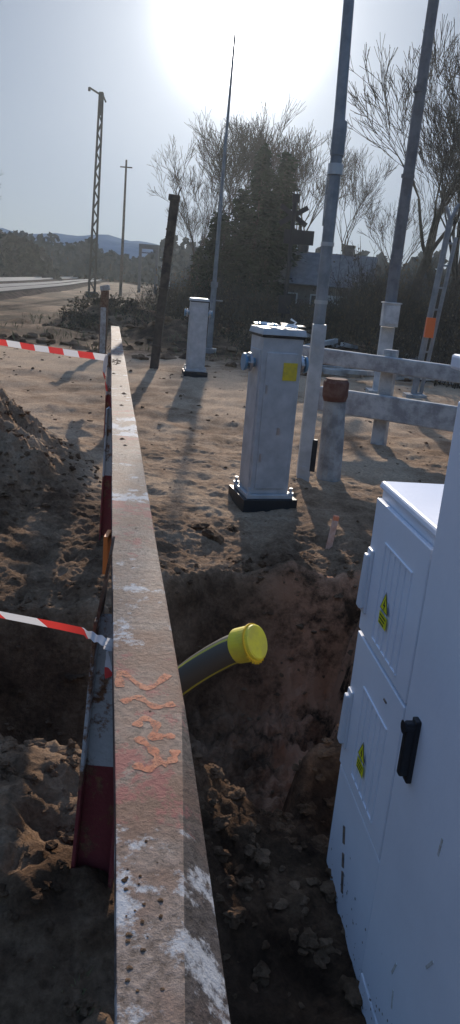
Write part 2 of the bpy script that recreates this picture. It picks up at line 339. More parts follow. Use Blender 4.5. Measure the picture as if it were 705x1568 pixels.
nt.links.new(mm.outputs[2],tr.inputs['Color']); nt.links.new(b.outputs[0],ms.inputs[1]); nt.links.new(tr.outputs[0],ms.inputs[2]); nt.links.new(ms.outputs[0],nt.nodes['Material Output'].inputs['Surface'])
def tape(name,pts,w,tw0,tw1,per,parent=None,sag=.0):
    pts=[Vector(p) for p in pts]; segs=[]
    for a,b_ in zip(pts[:-1],pts[1:]):
        for k in range(24): segs.append(a.lerp(b_,k/24))
    segs.append(pts[-1]); vs=[];run=[];fs=[];L0=0; n=len(segs)
    for k,p in enumerate(segs):
        if k: L0+=(p-segs[k-1]).length
        u=k/(n-1); t=(segs[min(k+1,n-1)]-segs[max(k-1,0)]).normalized()
        side=t.cross(Vector((0,0,1)));  side=side.normalized() if side.length>.2 else Vector((1,0,0)); up=side.cross(t).normalized()
        a=tw0+(tw1-tw0)*u+.25*math.sin(u*9); d=(up*math.cos(a)+side*math.sin(a))*w/2
        pp=p+Vector((0,0,-sag*4*u*(1-u)))+Vector((0,0,.002*math.sin(u*40)))
        vs+=[pp+d,pp-d]; run+=[L0/per,L0/per+.12]
    for k in range(n-1): fs.append((2*k,2*k+1,2*k+3,2*k+2))
    me=bpy.data.meshes.new(name); me.from_pydata(vs,[],fs); me.materials.append(tm)
    at=me.attributes.new('run','FLOAT','POINT'); at.data.foreach_set('value',run); me.polygons.foreach_set('use_smooth',[True]*len(fs))
    o=bpy.data.objects.new(name,me); sc.collection.objects.link(o); 
    if parent:o.parent=parent
    return o
bt=empty('barrier_tape'); 
tape('tape_span',[(-1.335,7.48,.80),(-4.6,9.45,.84)],.065,.1,.5,.42,bt,.03)
tape('tape_tail',[(-1.345,7.46,.83),(-1.36,7.43,.66),(-1.32,7.40,.48)],.06,.2,.9,.42,bt)
bt2=empty('barrier_tape')
tape('tape_span',[(-.222,1.385,.872),(-.30,1.49,.845),(-1.9,2.45,.56)],.017,.5,.1,.28,bt2,.006)
tape('tape_tail',[(-.219,1.38,.885),(-.228,1.375,.86),(-.222,1.37,.80)],.02,.1,.5,.15,bt2)

# ---------------------------------------------------------------- barrier machines
galv=mat('galvanised',(.36,.37,.38),.5,.35,col2=(.52,.53,.54),scale=6,bump=.08,bscale=30,contrast=(.35,.65),spec=.4)
blackm=mat('black_plastic',(.02,.02,.022),.5,bump=.2,bscale=30)
concm=mat('concrete',(.42,.41,.39),.9,col2=(.24,.23,.22),scale=7,bump=.5,bscale=50)
yell=mat('yellow',(.70,.52,.03),.5,col2=(.55,.4,.05),scale=30)
blu=mat('blue_plug',(.16,.28,.38),.35,.1)
steel=mat('steel',(.45,.45,.46),.35,.8)
plastic=mat('plastic_wrap',(.75,.75,.75),.3)
def machine(loc,rz,s=1.0,full=True):
    z0=h1(loc[0],loc[1]); e=empty('barrier_machine_cabinet',(loc[0],loc[1],z0),rz)
    b1=MB(); b1.box((0,0,.70),(.30,.29,1.16),0); 
    b1.box((0,-.150,.66),(.235,.012,1.0),0)
    b1.box((-.152,0,.66),(.010,.22,1.02),0); b1.box((.152,0,.66),(.010,.22,1.02),0)
    b1.obj('body',[galv],e,bevel=.006)
    l=MB(); l.box((0,0,1.30),(.335,.325,.045),0,taper=.94); l.box((0,0,1.268),(.318,.308,.018),1); l.obj('lid',[galv,blackm],e,bevel=.004)
    f=MB(); f.box((0,0,.105),(.36,.36,.03),0); f.box((0,0,.04),(.42,.42,.10),1); 
    for a in (-1,1):
        for c in (-1,1):
            f.tube([(a*.165,c*.165,.12),(a*.165,c*.165,.17)],.012,6,0); f.tube([(a*.165,c*.165,.12),(a*.165,c*.165,.135)],.022,6,0)
    f.box((0,0,-.1),(.40,.40,.2),2)
    f.obj('base_plate',[galv,blackm,concm],e,bevel=.003)
    d=MB()
    for sgn in (-1,1):
        d.tube([(sgn*.14,0,1.07),(sgn*.24,0,1.07)],.035,16,0); d.tube([(sgn*.185,0,1.07),(sgn*.205,0,1.07)],.068,18,1); d.tube([(sgn*.225,0,1.07),(sgn*.242,0,1.07)],.062,18,0)
        for k in range(6):
            a=k*math.pi/3; d.tube([(sgn*.205,.05*math.cos(a),1.07+.05*math.sin(a)),(sgn*.218,.05*math.cos(a),1.07+.05*math.sin(a))],.009,6,2)
    d.obj('drive_shaft',[blu,steel,steel],e)
    y=MB(); 
    if full: y.box((.065,-.159,1.03),(.105,.005,.125),0)
    y.box((.02,-.160,.60),(.022,.01,.05),1); y.box((-.1,-.158,.9),(.015,.01,.06),1); y.box((-.1,-.158,.4),(.015,.01,.06),1)
    y.obj('label_plate',[yell,steel],e)
    if full:
        w=MB(); rnd=random.Random(3)
        for k in range(26):
            c=Vector((rnd.uniform(-.14,.15),rnd.uniform(-.14,.1),1.325+rnd.uniform(0,.012))); r_=rnd.uniform(.02,.05)
            a=[c+Vector((r_*math.cos(q)*rnd.uniform(.5,1.4),r_*math.sin(q)*rnd.uniform(.5,1.4),rnd.uniform(0,.022))) for q in (0,1.2,2.4,3.8,5)]
            w.add(a+[c+Vector((0,0,.02))],[(0,1,5),(1,2,5),(2,3,5),(3,4,5),(4,0,5)])
        w.tube([(.09,-.02,1.33),(.12,-.03,1.37),(.08,-.03,1.39)],.008,5); w.obj('torn_wrapping',[plastic],e)
    return e
machine((.235,5.52),math.radians(17))
machine((-.83,13.3),math.radians(9),full=False)

# ---------------------------------------------------------------- booms / posts
polem=mat('boom_grey',(.20,.21,.22),.5,.4,col2=(.29,.30,.31),scale=5,spec=.4)
dark=mat('dark_wood',(.045,.035,.03),.9,col2=(.09,.07,.055),scale=6,bump=.6,bscale=20)
z0=h1(.6,6.38); e=empty('raised_barrier_boom')
c=MB(); c.box((.56,6.36,z0+.62),(.012,.10,1.4),0); c.box((.61,6.315,z0+.62),(.10,.012,1.4),0); c.box((.66,6.36,z0+.62),(.012,.10,1.4),0)
c.tube([(.61,6.305,z0+.1),(.61,6.29,z0+.1)],.022,8,0); c.tube([(.61,6.305,z0+1.15),(.61,6.29,z0+1.15)],.022,8,0)
c.box((.68,6.33,z0+.22),(.045,.05,.28),1)
c.obj('channel_post',[galv,blackm],e,bevel=.003)
c=MB(); c.tube([(.605,6.39,1.1),(.60,6.39,2.5)],[.050,.048],12,0); c.tube([(.60,6.39,2.48),(.598,6.39,2.56)],.060,12,1); c.tube([(.598,6.39,2.56),(.56,6.4,3.7),(.53,6.42,5.6)],[.046,.040,.030],12,0)
c.tube([(.598,6.39,2.62),(.598,6.39,2.86)],.055,12,0)
for zz in (1.5,1.95): c.tube([(.603,6.39,zz),(.603,6.39,zz+.03)],.055,12,1)
c.tube([(.603-.055,6.39,2.1),(.603-.06,6.39,2.5)],.006,5,1)
c.obj('boom_pole',[polem,steel],e,smooth=False)
c=MB(); zb=h1(.85,6.5); c.tube([(.86,6.52,zb-.2),(.85,6.52,.3),(.83,6.52,.72)],[.115,.105,.095],14,0); c.tube([(.83,6.52,.70),(.828,6.52,.74),(.825,6.52,.86),(.825,6.52,.89)],[.098,.112,.112,.09],14,1)
c.obj('concrete_bollard',[concm,mat('red_brown',(.13,.05,.035),.9,col2=(.2,.1,.07),scale=12,bump=.8,bscale=30)],bevel=.006)
e=empty('raised_barrier_boom'); zb=h1(2.34,12.7)
c=MB(); c.box((2.34,12.7,.55),(.22,.12,1.15),0); c.box((2.34,12.7,.03),(.4,.4,.12),1); c.box((2.33,12.6,1.32),(.26,.22,.36),0); c.box((2.33,12.48,1.32),(.2,.012,.28),0); c.box((2.33,12.6,1.51),(.30,.26,.02),0); c.obj('base_box',[mat('offwhite',(.55,.55,.54),.6,col2=(.4,.4,.4),scale=6),concm],e,bevel=.008)
c=MB(); c.tube([(2.34,12.75,1.4),(2.335,12.75,2.2),(2.36,12.75,5.9),(2.4,12.75,8)],[.10,.095,.08,.06],12,0)
for zz in (2.2,3.4,4.6): c.tube([(2.337,12.75,zz),(2.337,12.75,zz+.05)],.105,12,0)
c.obj('boom_pole',[mat('boom_dark',(.12,.12,.13),.6,.2,col2=(.17,.17,.18),scale=5)],e)
c=MB(); c.tube([(-.82,18,-.1),(-.80,18,1.6)],[.07,.065],8,0); c.tube([(-.80,18,1.5),(-.78,18,4.2),(-.74,18,6.65)],[.05,.035,.02],8,0); c.box((-.8,18,.0),(.3,.3,.2),0); c.box((-.8,18,1.55),(.16,.14,.12),0); c.box((-.66,18,1.2),(.16,.03,.03),0)
c.obj('raised_barrier_boom',[polem])
c=MB(); a0=Vector((2.95,12.83,-.1)); a1=Vector((3.12,12.83,2.85)); c.tube([a0,a1],[.055,.05],10,0); c.tube([a0+Vector((.12,.02,0)),a1+Vector((.14,.02,-.25))],[.035,.035],8,0)
for k in range(8):
    q=a0.lerp(a1,(k+.5)/8.5); c.box(q+Vector((.06,0,0)),(.16,.03,.03),0)
c.tube([a1,a1+Vector((.1,0,.25))],.03,8,0); c.tube([a1,a1+Vector((-.1,0,.2))],.03,8,0); c.box((3.03,12.72,1.17),(.14,.1,.32),1); c.box((2.97,12.8,0),(.35,.3,.12),2)
c.obj('signal_mast',[polem,mat('orange_box',(.75,.16,.04),.5),concm],bevel=.003)
c=MB(); d0=Vector((-1.62,13.75,-.2)); d1=Vector((-1.39,13.75,2.9)); rr=Matrix.Rotation(math.atan2(d1.x-d0.x,d1.z-d0.z),3,'Y')
c.box((d0+d1)/2,(.15,.13,(d1-d0).length),0,rr); c.box(d1+Vector((-.01,0,.02)),(.19,.17,.10),0,rr); c.tube([d1+Vector((.02,0,-.1)),d1+Vector((.07,0,.14)),d1+Vector((.11,0,.2))],.014,6,0); c.box(d1+Vector((-.05,-.07,-.45)),(.05,.03,.5),0,rr)
for k in range(5): c.box(d0.lerp(d1,.2+k*.16)+Vector((0,-.07,0)),(.17,.02,.035),0,rr)
c.obj('leaning_wooden_post',[dark],bevel=.012)
c=MB(); B=Vector((-10.4,51.4,-.1)); T=Vector((-10.1,51.4,12.2))
for sx,sy in ((-1,-1),(1,-1),(1,1),(-1,1)):
    c.tube([B+Vector((sx*.2,sy*.14,0)),T+Vector((sx*.1,sy*.08,0))],.05,4)
for k in range(22):
    u=k/22;v=(k+1)/22; w0=.2-.1*u; w1_=.2-.1*v; s=1 if k%2 else -1
    for sy in(-.12,.12): c.tube([B.lerp(T,u)+Vector((s*w0,sy,0)),B.lerp(T,v)+Vector((-s*w1_,sy,0))],.03,4)
c.box(T+Vector((0,0,-.6)),(.24,.2,1.3)); c.tube([T+Vector((.05,0,-.15)),T+Vector((-.75,0,.25))],.06,5); c.tube([T+Vector((-.75,0,.25)),T+Vector((-.75,0,.05))],.08,6); c.tube([T+Vector((.05,0,0)),T+Vector((.3,0,-.5))],.05,4)
c.box(B+Vector((0,0,.2)),(.7,.6,.5))
c.obj('lattice_catenary_mast',[mat('mast_steel',(.05,.048,.046),.9,.0,spec=.1)])
c=MB(); c.tube([(-9.9,60,0),(-9.8,60,9.7)],[.13,.07],7); c.box((-9.8,60,9.2),(.9,.08,.08)); c.obj('utility_pole',[dark])
c=MB(); 
for x in (-11.3,-9.6): c.box((x,80,2.0),(.28,.3,5.2))
c.box((-10.45,80,4.5),(2.0,.35,.45)); c.box((-10.45,80,3.9),(1.5,.2,.10)); c.box((-8.6,82,2.2),(.5,.3,3.4),1)
c.obj('loading_gauge_gantry',[mat('gantry_steel',(.05,.06,.08),.8),mat('grey_panel',(.3,.32,.36),.7)])

# fence right
fe=empty('concrete_rail_fence'); wm=mat('old_concrete_rail',(.48,.47,.45),.85,col2=(.27,.26,.255),scale=6,bump=.4,bscale=50)
A0=Vector((.72,8.62,0)); A1=Vector((3.9,7.18,0)); dr=(A1-A0).normalized(); ang=math.atan2(dr.y,dr.x); RZ=Matrix.Rotation(ang,3,'Z')
Lr=(A1-A0).length
c=MB()
c.box(A0+dr*(Lr/2-.1)+Vector((0,0,.885)),(Lr,.10,.17),0,RZ@Matrix.Rotation(math.radians(1.0),3,'Y')); 
c.box(A0+dr*(Lr/2+.1)+Vector((0,0,.42)),(Lr-.2,.10,.27),0,RZ@Matrix.Rotation(math.radians(.6),3,'Y')); c.obj('rails',[wm],fe,bevel=.015)
c=MB()
for t in (.95,3.1): c.box(A0+dr*t+Vector((0.03,.13,.4)),(.16,.15,1.3),0,RZ,taper=.9)
c.obj('posts',[wm],fe,bevel=.015)
c=MB(); rnd=random.Random(21)
for k in range(26):
    x=rnd.uniform(1.0,5.0); y=rnd.uniform(14.5,18.5); l=rnd.uniform(.3,1.6); c.box((x,y,h1(x,y)+rnd.uniform(.03,.2)),(l,rnd.uniform(.08,.25),rnd.uniform(.03,.12)),0,Matrix.Rotation(rnd.uniform(-1,1),3,'Z')@Matrix.Rotation(rnd.gauss(0,.15),3,'Y'))
c.obj('plank_pile',[mat('plank',(.45,.43,.40),.85,col2=(.20,.18,.16),scale=2,bump=.3)],bevel=.006)

c=MB(); zs=h1(.66,4.54); c.box((.66,4.54,zs+.07),(.035,.03,.28),0,Matrix.Rotation(math.radians(6),3,'Y')); c.box((.676,4.54,zs+.215),(.036,.031,.03),1,Matrix.Rotation(math.radians(6),3,'Y')); c.obj('wooden_marker_stake',[mat('stake',(.6,.32,.22),.8,col2=(.7,.46,.36),scale=20),mat('stake_tip',(.8,.25,.12),.7)],bevel=.003)

c=MB(); c.tube(catm([(.95,3.0,-.3),(.93,2.9,.5),(.92,2.75,1.0),(.98,2.6,1.18),(1.2,2.5,1.1)],6),.05,12); c.obj('black_cable_duct',[blackm],smooth=True)

# ---------------------------------------------------------------- duct pipe with yellow cap
pe=empty('cable_duct_pipe')
path=catm([(-.60,2.95,-.85),(-.42,2.78,-.42),(-.24,2.62,-.04),(-.09,2.53,.175),(.03,2.48,.30),(.115,2.45,.36)])
pm=bpy.data.materials.new('pe_pipe'); pm.use_nodes=True; pb=pm.node_tree.nodes['Principled BSDF']; pb.inputs['Base Color'].default_value=(.085,.072,.055,1); pb.inputs['Roughness'].default_value=.55
capy=mat('yellow_cap',(.82,.68,.05),.5,col2=(.68,.54,.07),scale=12,bump=.15,bscale=20)
stripe=mat('yellow_stripe',(.50,.44,.06),.5)
c=MB(); c.tube(path,.055,32)
for k in range(len(path)-1):
    for q in range(32):
        if q in (4,15,26): c.m[k*32+q]=1
c.obj('pipe_body',[pm,stripe],pe,smooth=True)
e0=path[-1]; ax=((path[-1]-path[-3]).normalized()+Vector((.15,-.25,.05))).normalized()
c=MB(); c.tube([e0-ax*.060,e0-ax*.059,e0-ax*.055,e0+ax*.016,e0+ax*.030,e0+ax*.034,e0+ax*.035],[.0595,.063,.065,.066,.064,.058,.001],32); o=c.obj('end_cap',[capy],pe,bevel=.002)
c=MB(); c.tube([e0+ax*.012,e0+ax*.018],.0715,28); 
for k in range(9):
    a=.4+k*.23; q_=ax.cross(Vector((0,0,1))).normalized(); r2_=ax.cross(q_); c.box(e0+ax*.015+(q_*math.cos(a)+r2_*math.sin(a))*.073,(.008,.006,.008))
c.obj('cap_lip',[mat('amber',(.75,.47,.03),.5)],pe)

# ---------------------------------------------------------------- electrical cabinets
wh=mat('cabinet_white',(.80,.81,.86),.45,col2=(.70,.71,.76),scale=3,contrast=(.35,.8),spec=.35,bump=.03,bscale=60)
rb=mat('scrape',(.25,.17,.12),.9,col2=(.1,.08,.07),scale=60)
yw=mat('warning_yellow',(.75,.70,.02),.5); bk=mat('print_black',(.03,.03,.03),.6)
D=Vector((.055,-.425,0)).normalized(); Nn=Vector((D.y,-D.x,0))
if Nn.x>0: Nn=-Nn
O=Vector((.412,1.98,0))
Mc=Matrix(((D.x,-Nn.x,0,O.x),(D.y,-Nn.y,0,O.y),(0,0,1,0),(0,0,0,1)))
def cab(name): return empty(name)
e=cab('electrical_cabinet'); cw=.43; zb=-.35; zt=1.1
c=MB(); c.box((cw/2-.003,.155,(zb+zt)/2),(cw-.006,.31,zt-zb),0,M=Mc); c.box((cw/2-.004,.155,zt+.012),(cw-.004,.335,.02),0,M=Mc,taper=.97); c.obj('housing',[wh],e,bevel=.006)
c=MB()
for (a,b_) in ((.685,1.075),(.235,.675)):
    c.box((cw/2,-.009,(a+b_)/2),(cw-.02,.014,b_-a),0,M=Mc)
c.box((cw/2,-.007,.02),(cw-.02,.010,.41),0,M=Mc); c.box((cw/2,-.004,-.275),(cw-.01,.006,.15),0,M=Mc)
c.obj('doors',[wh],e,bevel=.005)
c=MB()
for zc in (.85,.42):
    h=.27 if zc>.8 else .28; w=.2; xc=.235
    for dx in (-.5,-.3,-.1,.1,.3,.5): c.box((xc+dx*w,-.0175,zc),(.006,.005,h),0,M=Mc)
    c.box((xc,-.0172,zc+h/2),(w+.01,.005,.006),0,M=Mc); c.box((xc,-.0172,zc-h/2),(w+.01,.005,.006),0,M=Mc)
c.obj('door_ribs',[wh],e,bevel=.0015)
c=MB()
for zc in (.84,.40):
    c.box((.035,-.025,zc),(.032,.026,.16),0,M=Mc,taper=.8); c.box((.035,-.019,zc),(.042,.010,.19),0,M=Mc)
c.obj('door_handles',[mat('handle_grey',(.66,.67,.70),.4)],e,bevel=.006)
c=MB()
for zc,hh_ in ((.07,.05),(.0,.04),(-.06,.06)): c.box((.14+(.07-zc)*.35,-.0135,zc),(.014,.004,hh_),0,M=Mc,rot=Matrix.Rotation(math.radians(-20),3,'Y'))
c.box((.30,-.0175,.62),(.02,.004,.004),0,M=Mc)
c.obj('lock_slots',[rb],e)
c=MB(); rnd=random.Random(33)
for k in range(160):
    xx=rnd.uniform(.01,1.2); zz=-.2+abs(rnd.gauss(0,.12)); r_=rnd.uniform(.001,.0045); yy=-.0265 if xx>cw else -.0135
    c.add([Mc@Vector((xx+r_*math.cos(a)*rnd.uniform(.6,1.5),yy,zz+r_*math.sin(a)*rnd.uniform(.6,1.5))) for a in (0,1.2,2.5,3.8,5)],[(0,1,2,3,4)])
c.obj('dirt_splashes',[mat('splash',(.22,.17,.13),.9)],e)
def sign(zc,xc):
    s=MB(); 
    def tri(r,mi,y):
        v=[Mc@Vector((xc+r*math.sin(a),y,zc+.022+r*math.cos(a))) for a in (0,2.094,4.189)]; s.add(v,[(0,1,2)],mi)
    tri(.037,1,-.0215); tri(.031,0,-.0222)
    s.add([Mc@Vector(v) for v in [(xc+.003,-.0229,zc+.042),(xc-.007,-.0229,zc+.018),(xc+.001,-.0229,zc+.019),(xc-.003,-.0229,zc+.005),(xc+.008,-.0229,zc+.024),(xc+.001,-.0229,zc+.024)]],[(0,1,2,5),(2,3,4,5)],1)
    s.add([Mc@Vector(v) for v in [(xc-.03,-.0215,zc-.004),(xc+.03,-.0215,zc-.004),(xc+.03,-.0215,zc-.038),(xc-.03,-.0215,zc-.038)]],[(0,1,2,3)],0)
    for k in range(3): s.add([Mc@Vector(v) for v in [(xc-.024,-.0222,zc-.010-k*.010),(xc+.024-k*.005,-.0222,zc-.010-k*.010),(xc+.024-k*.005,-.0222,zc-.014-k*.010),(xc-.024,-.0222,zc-.014-k*.010)]],[(0,1,2,3)],1)
    return s
sign(.82,.205).obj('warning_label_1',[yw,bk],e); sign(.375,.205).obj('warning_label_2',[yw,bk],e)
e=cab('electrical_cabinet'); c=MB(); x0=cw+.002; w2=.85
c.box((x0+w2/2,.17,.56),(w2,.36,1.82),0,M=Mc); c.box((x0+w2/2,.17,1.485),(w2+.04,.42,.03),0,M=Mc); c.obj('housing',[wh],e,bevel=.006)
c=MB(); c.box((x0+w2/2,-.019,.66),(w2-.035,.014,1.5),0,M=Mc); c.box((x0+w2/2,-.016,-.225),(w2-.01,.009,.22),0,M=Mc); c.obj('door',[wh],e,bevel=.005)
c=MB(); c.box((x0+.105,-.032,.64),(.026,.014,.16),0,M=Mc); c.box((x0+.105,-.046,.645),(.020,.022,.135),0,M=Mc); c.tube([Mc@Vector((x0+.105,-.035,.70)),Mc@Vector((x0+.105,-.062,.70))],.012,10); c.obj('door_handle',[blackm],e,bevel=.004)
c=MB(); 
for xx,zz,a in ((.20,.12,.3),(.22,.05,-.2),(.35,.3,.5),(.3,.55,.1)): c.box((x0+xx,-.0265,zz),(.006,.002,.045),0,M=Mc,rot=Matrix.Rotation(a,3,'Y'))
c.obj('paint_scratches',[mat('scratch',(.60,.58,.56),.7,col2=(.42,.38,.34),scale=80)],e)

# ---------------------------------------------------------------- railway track
tk=empty('railway_track'); balm=mat('ballast',(.13,.10,.08),.97,col2=(.06,.048,.038),scale=2,bump=.6,bscale=8,spec=.0); rlm=mat('rail_steel',(.40,.38,.36),.7,.0,spec=.1); slm=mat('sleeper',(.11,.095,.08),.97,spec=.0)
def track(off,nm):
    cp=catm([(-4,2,0),(-9,18,0),(-12.2,40,0),(-19,90,0),(-38,200,0),(-95,420,0)],40)
    b=MB();r_=MB();s_=MB()
    pts=[]
    for k,p in enumerate(cp):
        t=(cp[min(k+1,len(cp)-1)]-cp[max(k-1,0)]).normalized(); n_=Vector((-t.y,t.x,0)); pts.append((p+n_*off,n_,t))
    vs=[];fs=[]
    for p,n_,t in pts: vs+=[p+n_*2.0+Vector((0,0,-.15)),p+n_*1.3+Vector((0,0,.22)),p-n_*1.3+Vector((0,0,.22)),p-n_*2.0+Vector((0,0,-.15))]
    for k in range(len(pts)-1):
        for j in range(3): fs.append((4*k+j,4*k+j+1,4*k+5+j,4*k+4+j))
    b.add(vs,fs); b.obj('ballast_'+nm,[balm],tk)
    for sg in (-.75,.75):
        q=[p+n_*sg for p,n_,t in pts]; vs=[];fs=[]
        for (p,(p0,n_,t)) in zip(q,pts): vs+=[p+n_*.07+Vector((0,0,.25)),p+n_*.035+Vector((0,0,.42)),p-n_*.035+Vector((0,0,.42)),p-n_*.07+Vector((0,0,.25))]
        for k in range(len(q)-1):
            for j in range(3): fs.append((4*k+j,4*k+j+1,4*k+5+j,4*k+4+j))
        r_.add(vs,fs)
    r_.obj('rails_'+nm,[rlm],tk)
    acc=0
    for k in range(1,len(pts)):
        p,n_,t=pts[k]; p0=pts[k-1][0]; d=(p-p0).length
        if p.y>150: break
        while acc<d:
            q=p0.lerp(p,acc/d); s_.box(q+Vector((0,0,.20)),(2.4,.24,.08),0,Matrix.Rotation(math.atan2(n_.y,n_.x),3,'Z')); acc+=.6
        acc-=d
    s_.obj('sleepers_'+nm,[slm],tk)
track(1.5,'a'); track(6.2,'b')

# ---------------------------------------------------------------- trees
bark=mat('bark',(.05,.04,.032),.95,col2=(.09,.075,.06),scale=4,spec=.05)
def bare_tree(seed,hgt,r0,spread=.55,depth=6,nch=3):
    rnd=random.Random(seed); t=MB()
    def grow(p,d,l,r,dep):
        pts=[p]; rad=[r]; q=p.copy(); dd_=d.copy(); ns=3 if dep>2 else 2; kids=[]
        for k in range(ns):
            dd_=(dd_+Vector((rnd.gauss(0,.10),rnd.gauss(0,.10),rnd.gauss(0.05,.05)))).normalized(); q=q+dd_*l/ns; pts.append(q.copy()); rad.append(max(.008,r*(1-.38*(k+1)/ns))); kids.append((q.copy(),dd_.copy(),rad[-1]))
        t.tube(pts,rad,5 if dep>4 else 3,0,cap=False)
        if dep==0: return
        for k in range(nch+ (1 if dep==2 else 0)):
            base=kids[-1] if k<2 else kids[rnd.randrange(len(kids))]
            a=rnd.uniform(0,6.28); s=rnd.uniform(.5,1)*spread
            u=base[1].cross(Vector((1,0.3,0.1))).normalized(); v=base[1].cross(u)
            nd=(base[1]+(u*math.cos(a)+v*math.sin(a))*s+Vector((0,0,.16))).normalized()
            grow(base[0],nd,l*rnd.uniform(.62,.85),max(.008,base[2]*rnd.uniform(.55,.8)),dep-1)
    grow(Vector((0,0,0)),Vector((0,0,1)),hgt*.27,r0,depth)
    zm=max(v[2] for v in t.v); k=hgt/zm
    me=bpy.data.meshes.new('bare_tree_mesh'); me.from_pydata([(a*k,b_*k,c_*k) for a,b_,c_ in t.v],[],t.f); me.materials.append(bark); return me
bt_=[bare_tree(s,9.5,.19,.62,6,3) for s in (1,2,3,5)]
def put(name,me,x,y,sc_=1,rz=0,z=None):
    o=bpy.data.objects.new(name,me); sc.collection.objects.link(o); o.location=(x,y,(h1(x,y)-.1) if z is None else z); o.scale=(sc_,sc_,sc_*random.uniform(.95,1.1)); o.rotation_euler=(random.uniform(-.04,.04),random.uniform(-.04,.04),rz); return o
for k,(x,y,s) in enumerate([(-3.2,44,.95),(-1.8,47,1.1),(-.4,46,1.15),(.9,50,1.25),(2.2,48,1.2),(3.6,52,1.2),(5.4,50,1.0),(-4.2,52,.7),(8.5,46,.9),(6.1,30,1.08),(7.6,31,1.12),(6.7,26,.75),(9,34,1.15),(-28,75,1.1),(-31,82,1.2),(10.5,28,1.1),(12,40,1.2)]):
    put('bare_tree',bt_[k%4],x,y,s,random.uniform(0,6.28))
needle=mat('spruce_needles',(.014,.024,.013),.85,col2=(.04,.052,.026),scale=2,spec=.05)
def spruce(seed,h,R0):
    rnd=random.Random(seed); t=MB(); t.tube([(0,0,0),(0,0,h*.98)],[.13,.015],6,1)
    z=.3
    while z<h:
        u=z/h; R=R0*(1-u)**.7*rnd.uniform(.75,1.15)+.08; nb=rnd.randint(6,9)
        for k in range(nb):
            a=rnd.uniform(0,6.28); L_=R*rnd.uniform(.6,1.15); dz=-.18*L_+rnd.uniform(-.05,.15)
            e_=Vector((math.cos(a)*L_,math.sin(a)*L_,dz)); t.tube([(0,0,z),Vector((0,0,z))+e_],[.015,.004],3,1,cap=False)
            m_=int(5+L_*14)
            for j in range(m_):
                f=rnd.uniform(.2,1.05); p=Vector((0,0,z))+e_*f+Vector((rnd.gauss(0,.08),rnd.gauss(0,.08),rnd.gauss(-.03,.07)))
                s=rnd.uniform(.05,.14); d1_=Vector((math.cos(a)+rnd.gauss(0,.5),math.sin(a)+rnd.gauss(0,.5),rnd.gauss(-.2,.3))).normalized(); d2=d1_.cross(Vector((rnd.gauss(0,1),rnd.gauss(0,1),rnd.gauss(0,1)))).normalized()
                t.add([p-d1_*s,p+d2*s*.45,p+d1_*s*1.4,p-d2*s*.45],[(0,1,2,3)],0)
        z+=rnd.uniform(.10,.19)
    me=bpy.data.meshes.new('spruce_mesh'); me.from_pydata(t.v,[],t.f); me.materials.append(needle); me.materials.append(bark); me.polygons.foreach_set('material_index',t.m); return me
sp=[spruce(1,7.2,1.5),spruce(2,6.4,1.4),spruce(3,5.0,1.5)]
for k,(x,y,s,v) in enumerate([(.05,35,1.0,0),(1.05,36,1.16,1),(-.6,36.5,.95,1),(1.6,38,.95,1),(.6,33,.85,2),(-1.3,38,.9,2),(-1.9,39,.75,1),(.2,39,1.05,0),(-2.8,41,.7,2),(1.2,39,1.05,0),(.5,35.5,.9,1)]):
    put('spruce_tree',sp[v],x,y,s,k)
def shrubs(name,pts,m_):
    t=MB(); rnd=random.Random(9); P_=np.array(pts); ZZ=H(P_[:,0],P_[:,1])
    for (x,y,h),z in zip(pts,ZZ):
        for k in range(rnd.randint(16,26)):
            p=Vector((x+rnd.gauss(0,.25),y+rnd.gauss(0,.25),z-.05)); d=Vector((rnd.gauss(0,.3),rnd.gauss(0,.3),1)).normalized(); l=h*rnd.uniform(.5,1.1); m1=p+d*l*.5+Vector((rnd.gauss(0,.06),rnd.gauss(0,.06),0)); e1=p+d*l+Vector((rnd.gauss(0,.15),rnd.gauss(0,.15),0))
            t.tube([p,m1,e1],[.012,.009,.004],3,0,cap=False)
            for j in range(5):
                b0=p.lerp(e1,rnd.uniform(.3,.95)); t.tube([b0,b0+Vector((rnd.gauss(0,.25),rnd.gauss(0,.25),rnd.uniform(.05,.4)))*h*.35],[.006,.003],3,0,cap=False)
            for j in range(6):
                b0=p.lerp(e1,rnd.uniform(.1,.95))+Vector((rnd.gauss(0,.12),rnd.gauss(0,.12),0)); s=rnd.uniform(.03,.07); a=rnd.uniform(0,6.28)
                t.add([b0,b0+Vector((s*math.cos(a),s*math.sin(a),.02)),b0+Vector((s*math.cos(a),s*math.sin(a),s)),b0+Vector((0,0,s))],[(0,1,2,3)],1)
    return t.obj(name,[m_,mat(name+'_leaf',(.06,.043,.026),.9,col2=(.13,.095,.055),scale=2)])
def capd(x,y,h):
    r_=x/y
    if .035<r_<.135: return min(h,1.2+max(0,r_-.11)*20)
    return h
pts=[]
for _ in range(200):
    y=random.uniform(19,32); x=random.uniform(1.2,3.2+y*.30); pts.append((x,y,capd(x,y,random.uniform(1.0,2.8))))
for _ in range(80):
    y=random.uniform(30,34); x=random.uniform(-4,5); pts.append((x,y,capd(x,y,random.uniform(1,2.2))))
for _ in range(40):
    y=random.uniform(14.5,19); x=random.uniform(3.2,7); pts.append((x,y,random.uniform(.6,1.6)))
shrubs('undergrowth',pts,bark)
pts=[(random.gauss(-3.9,.8),random.gauss(23.5,.8),random.uniform(.2,.45)) for _ in range(14)]+[(random.gauss(-.6,1.0),random.gauss(21.5,1),random.uniform(.25,.6)) for _ in range(20)]+[(random.gauss(2.4,1.2),random.gauss(19,1),random.uniform(.25,.5)) for _ in range(16)]
shrubs('brushwood_heap',pts,bark)
t=MB(); rnd=random.Random(4)
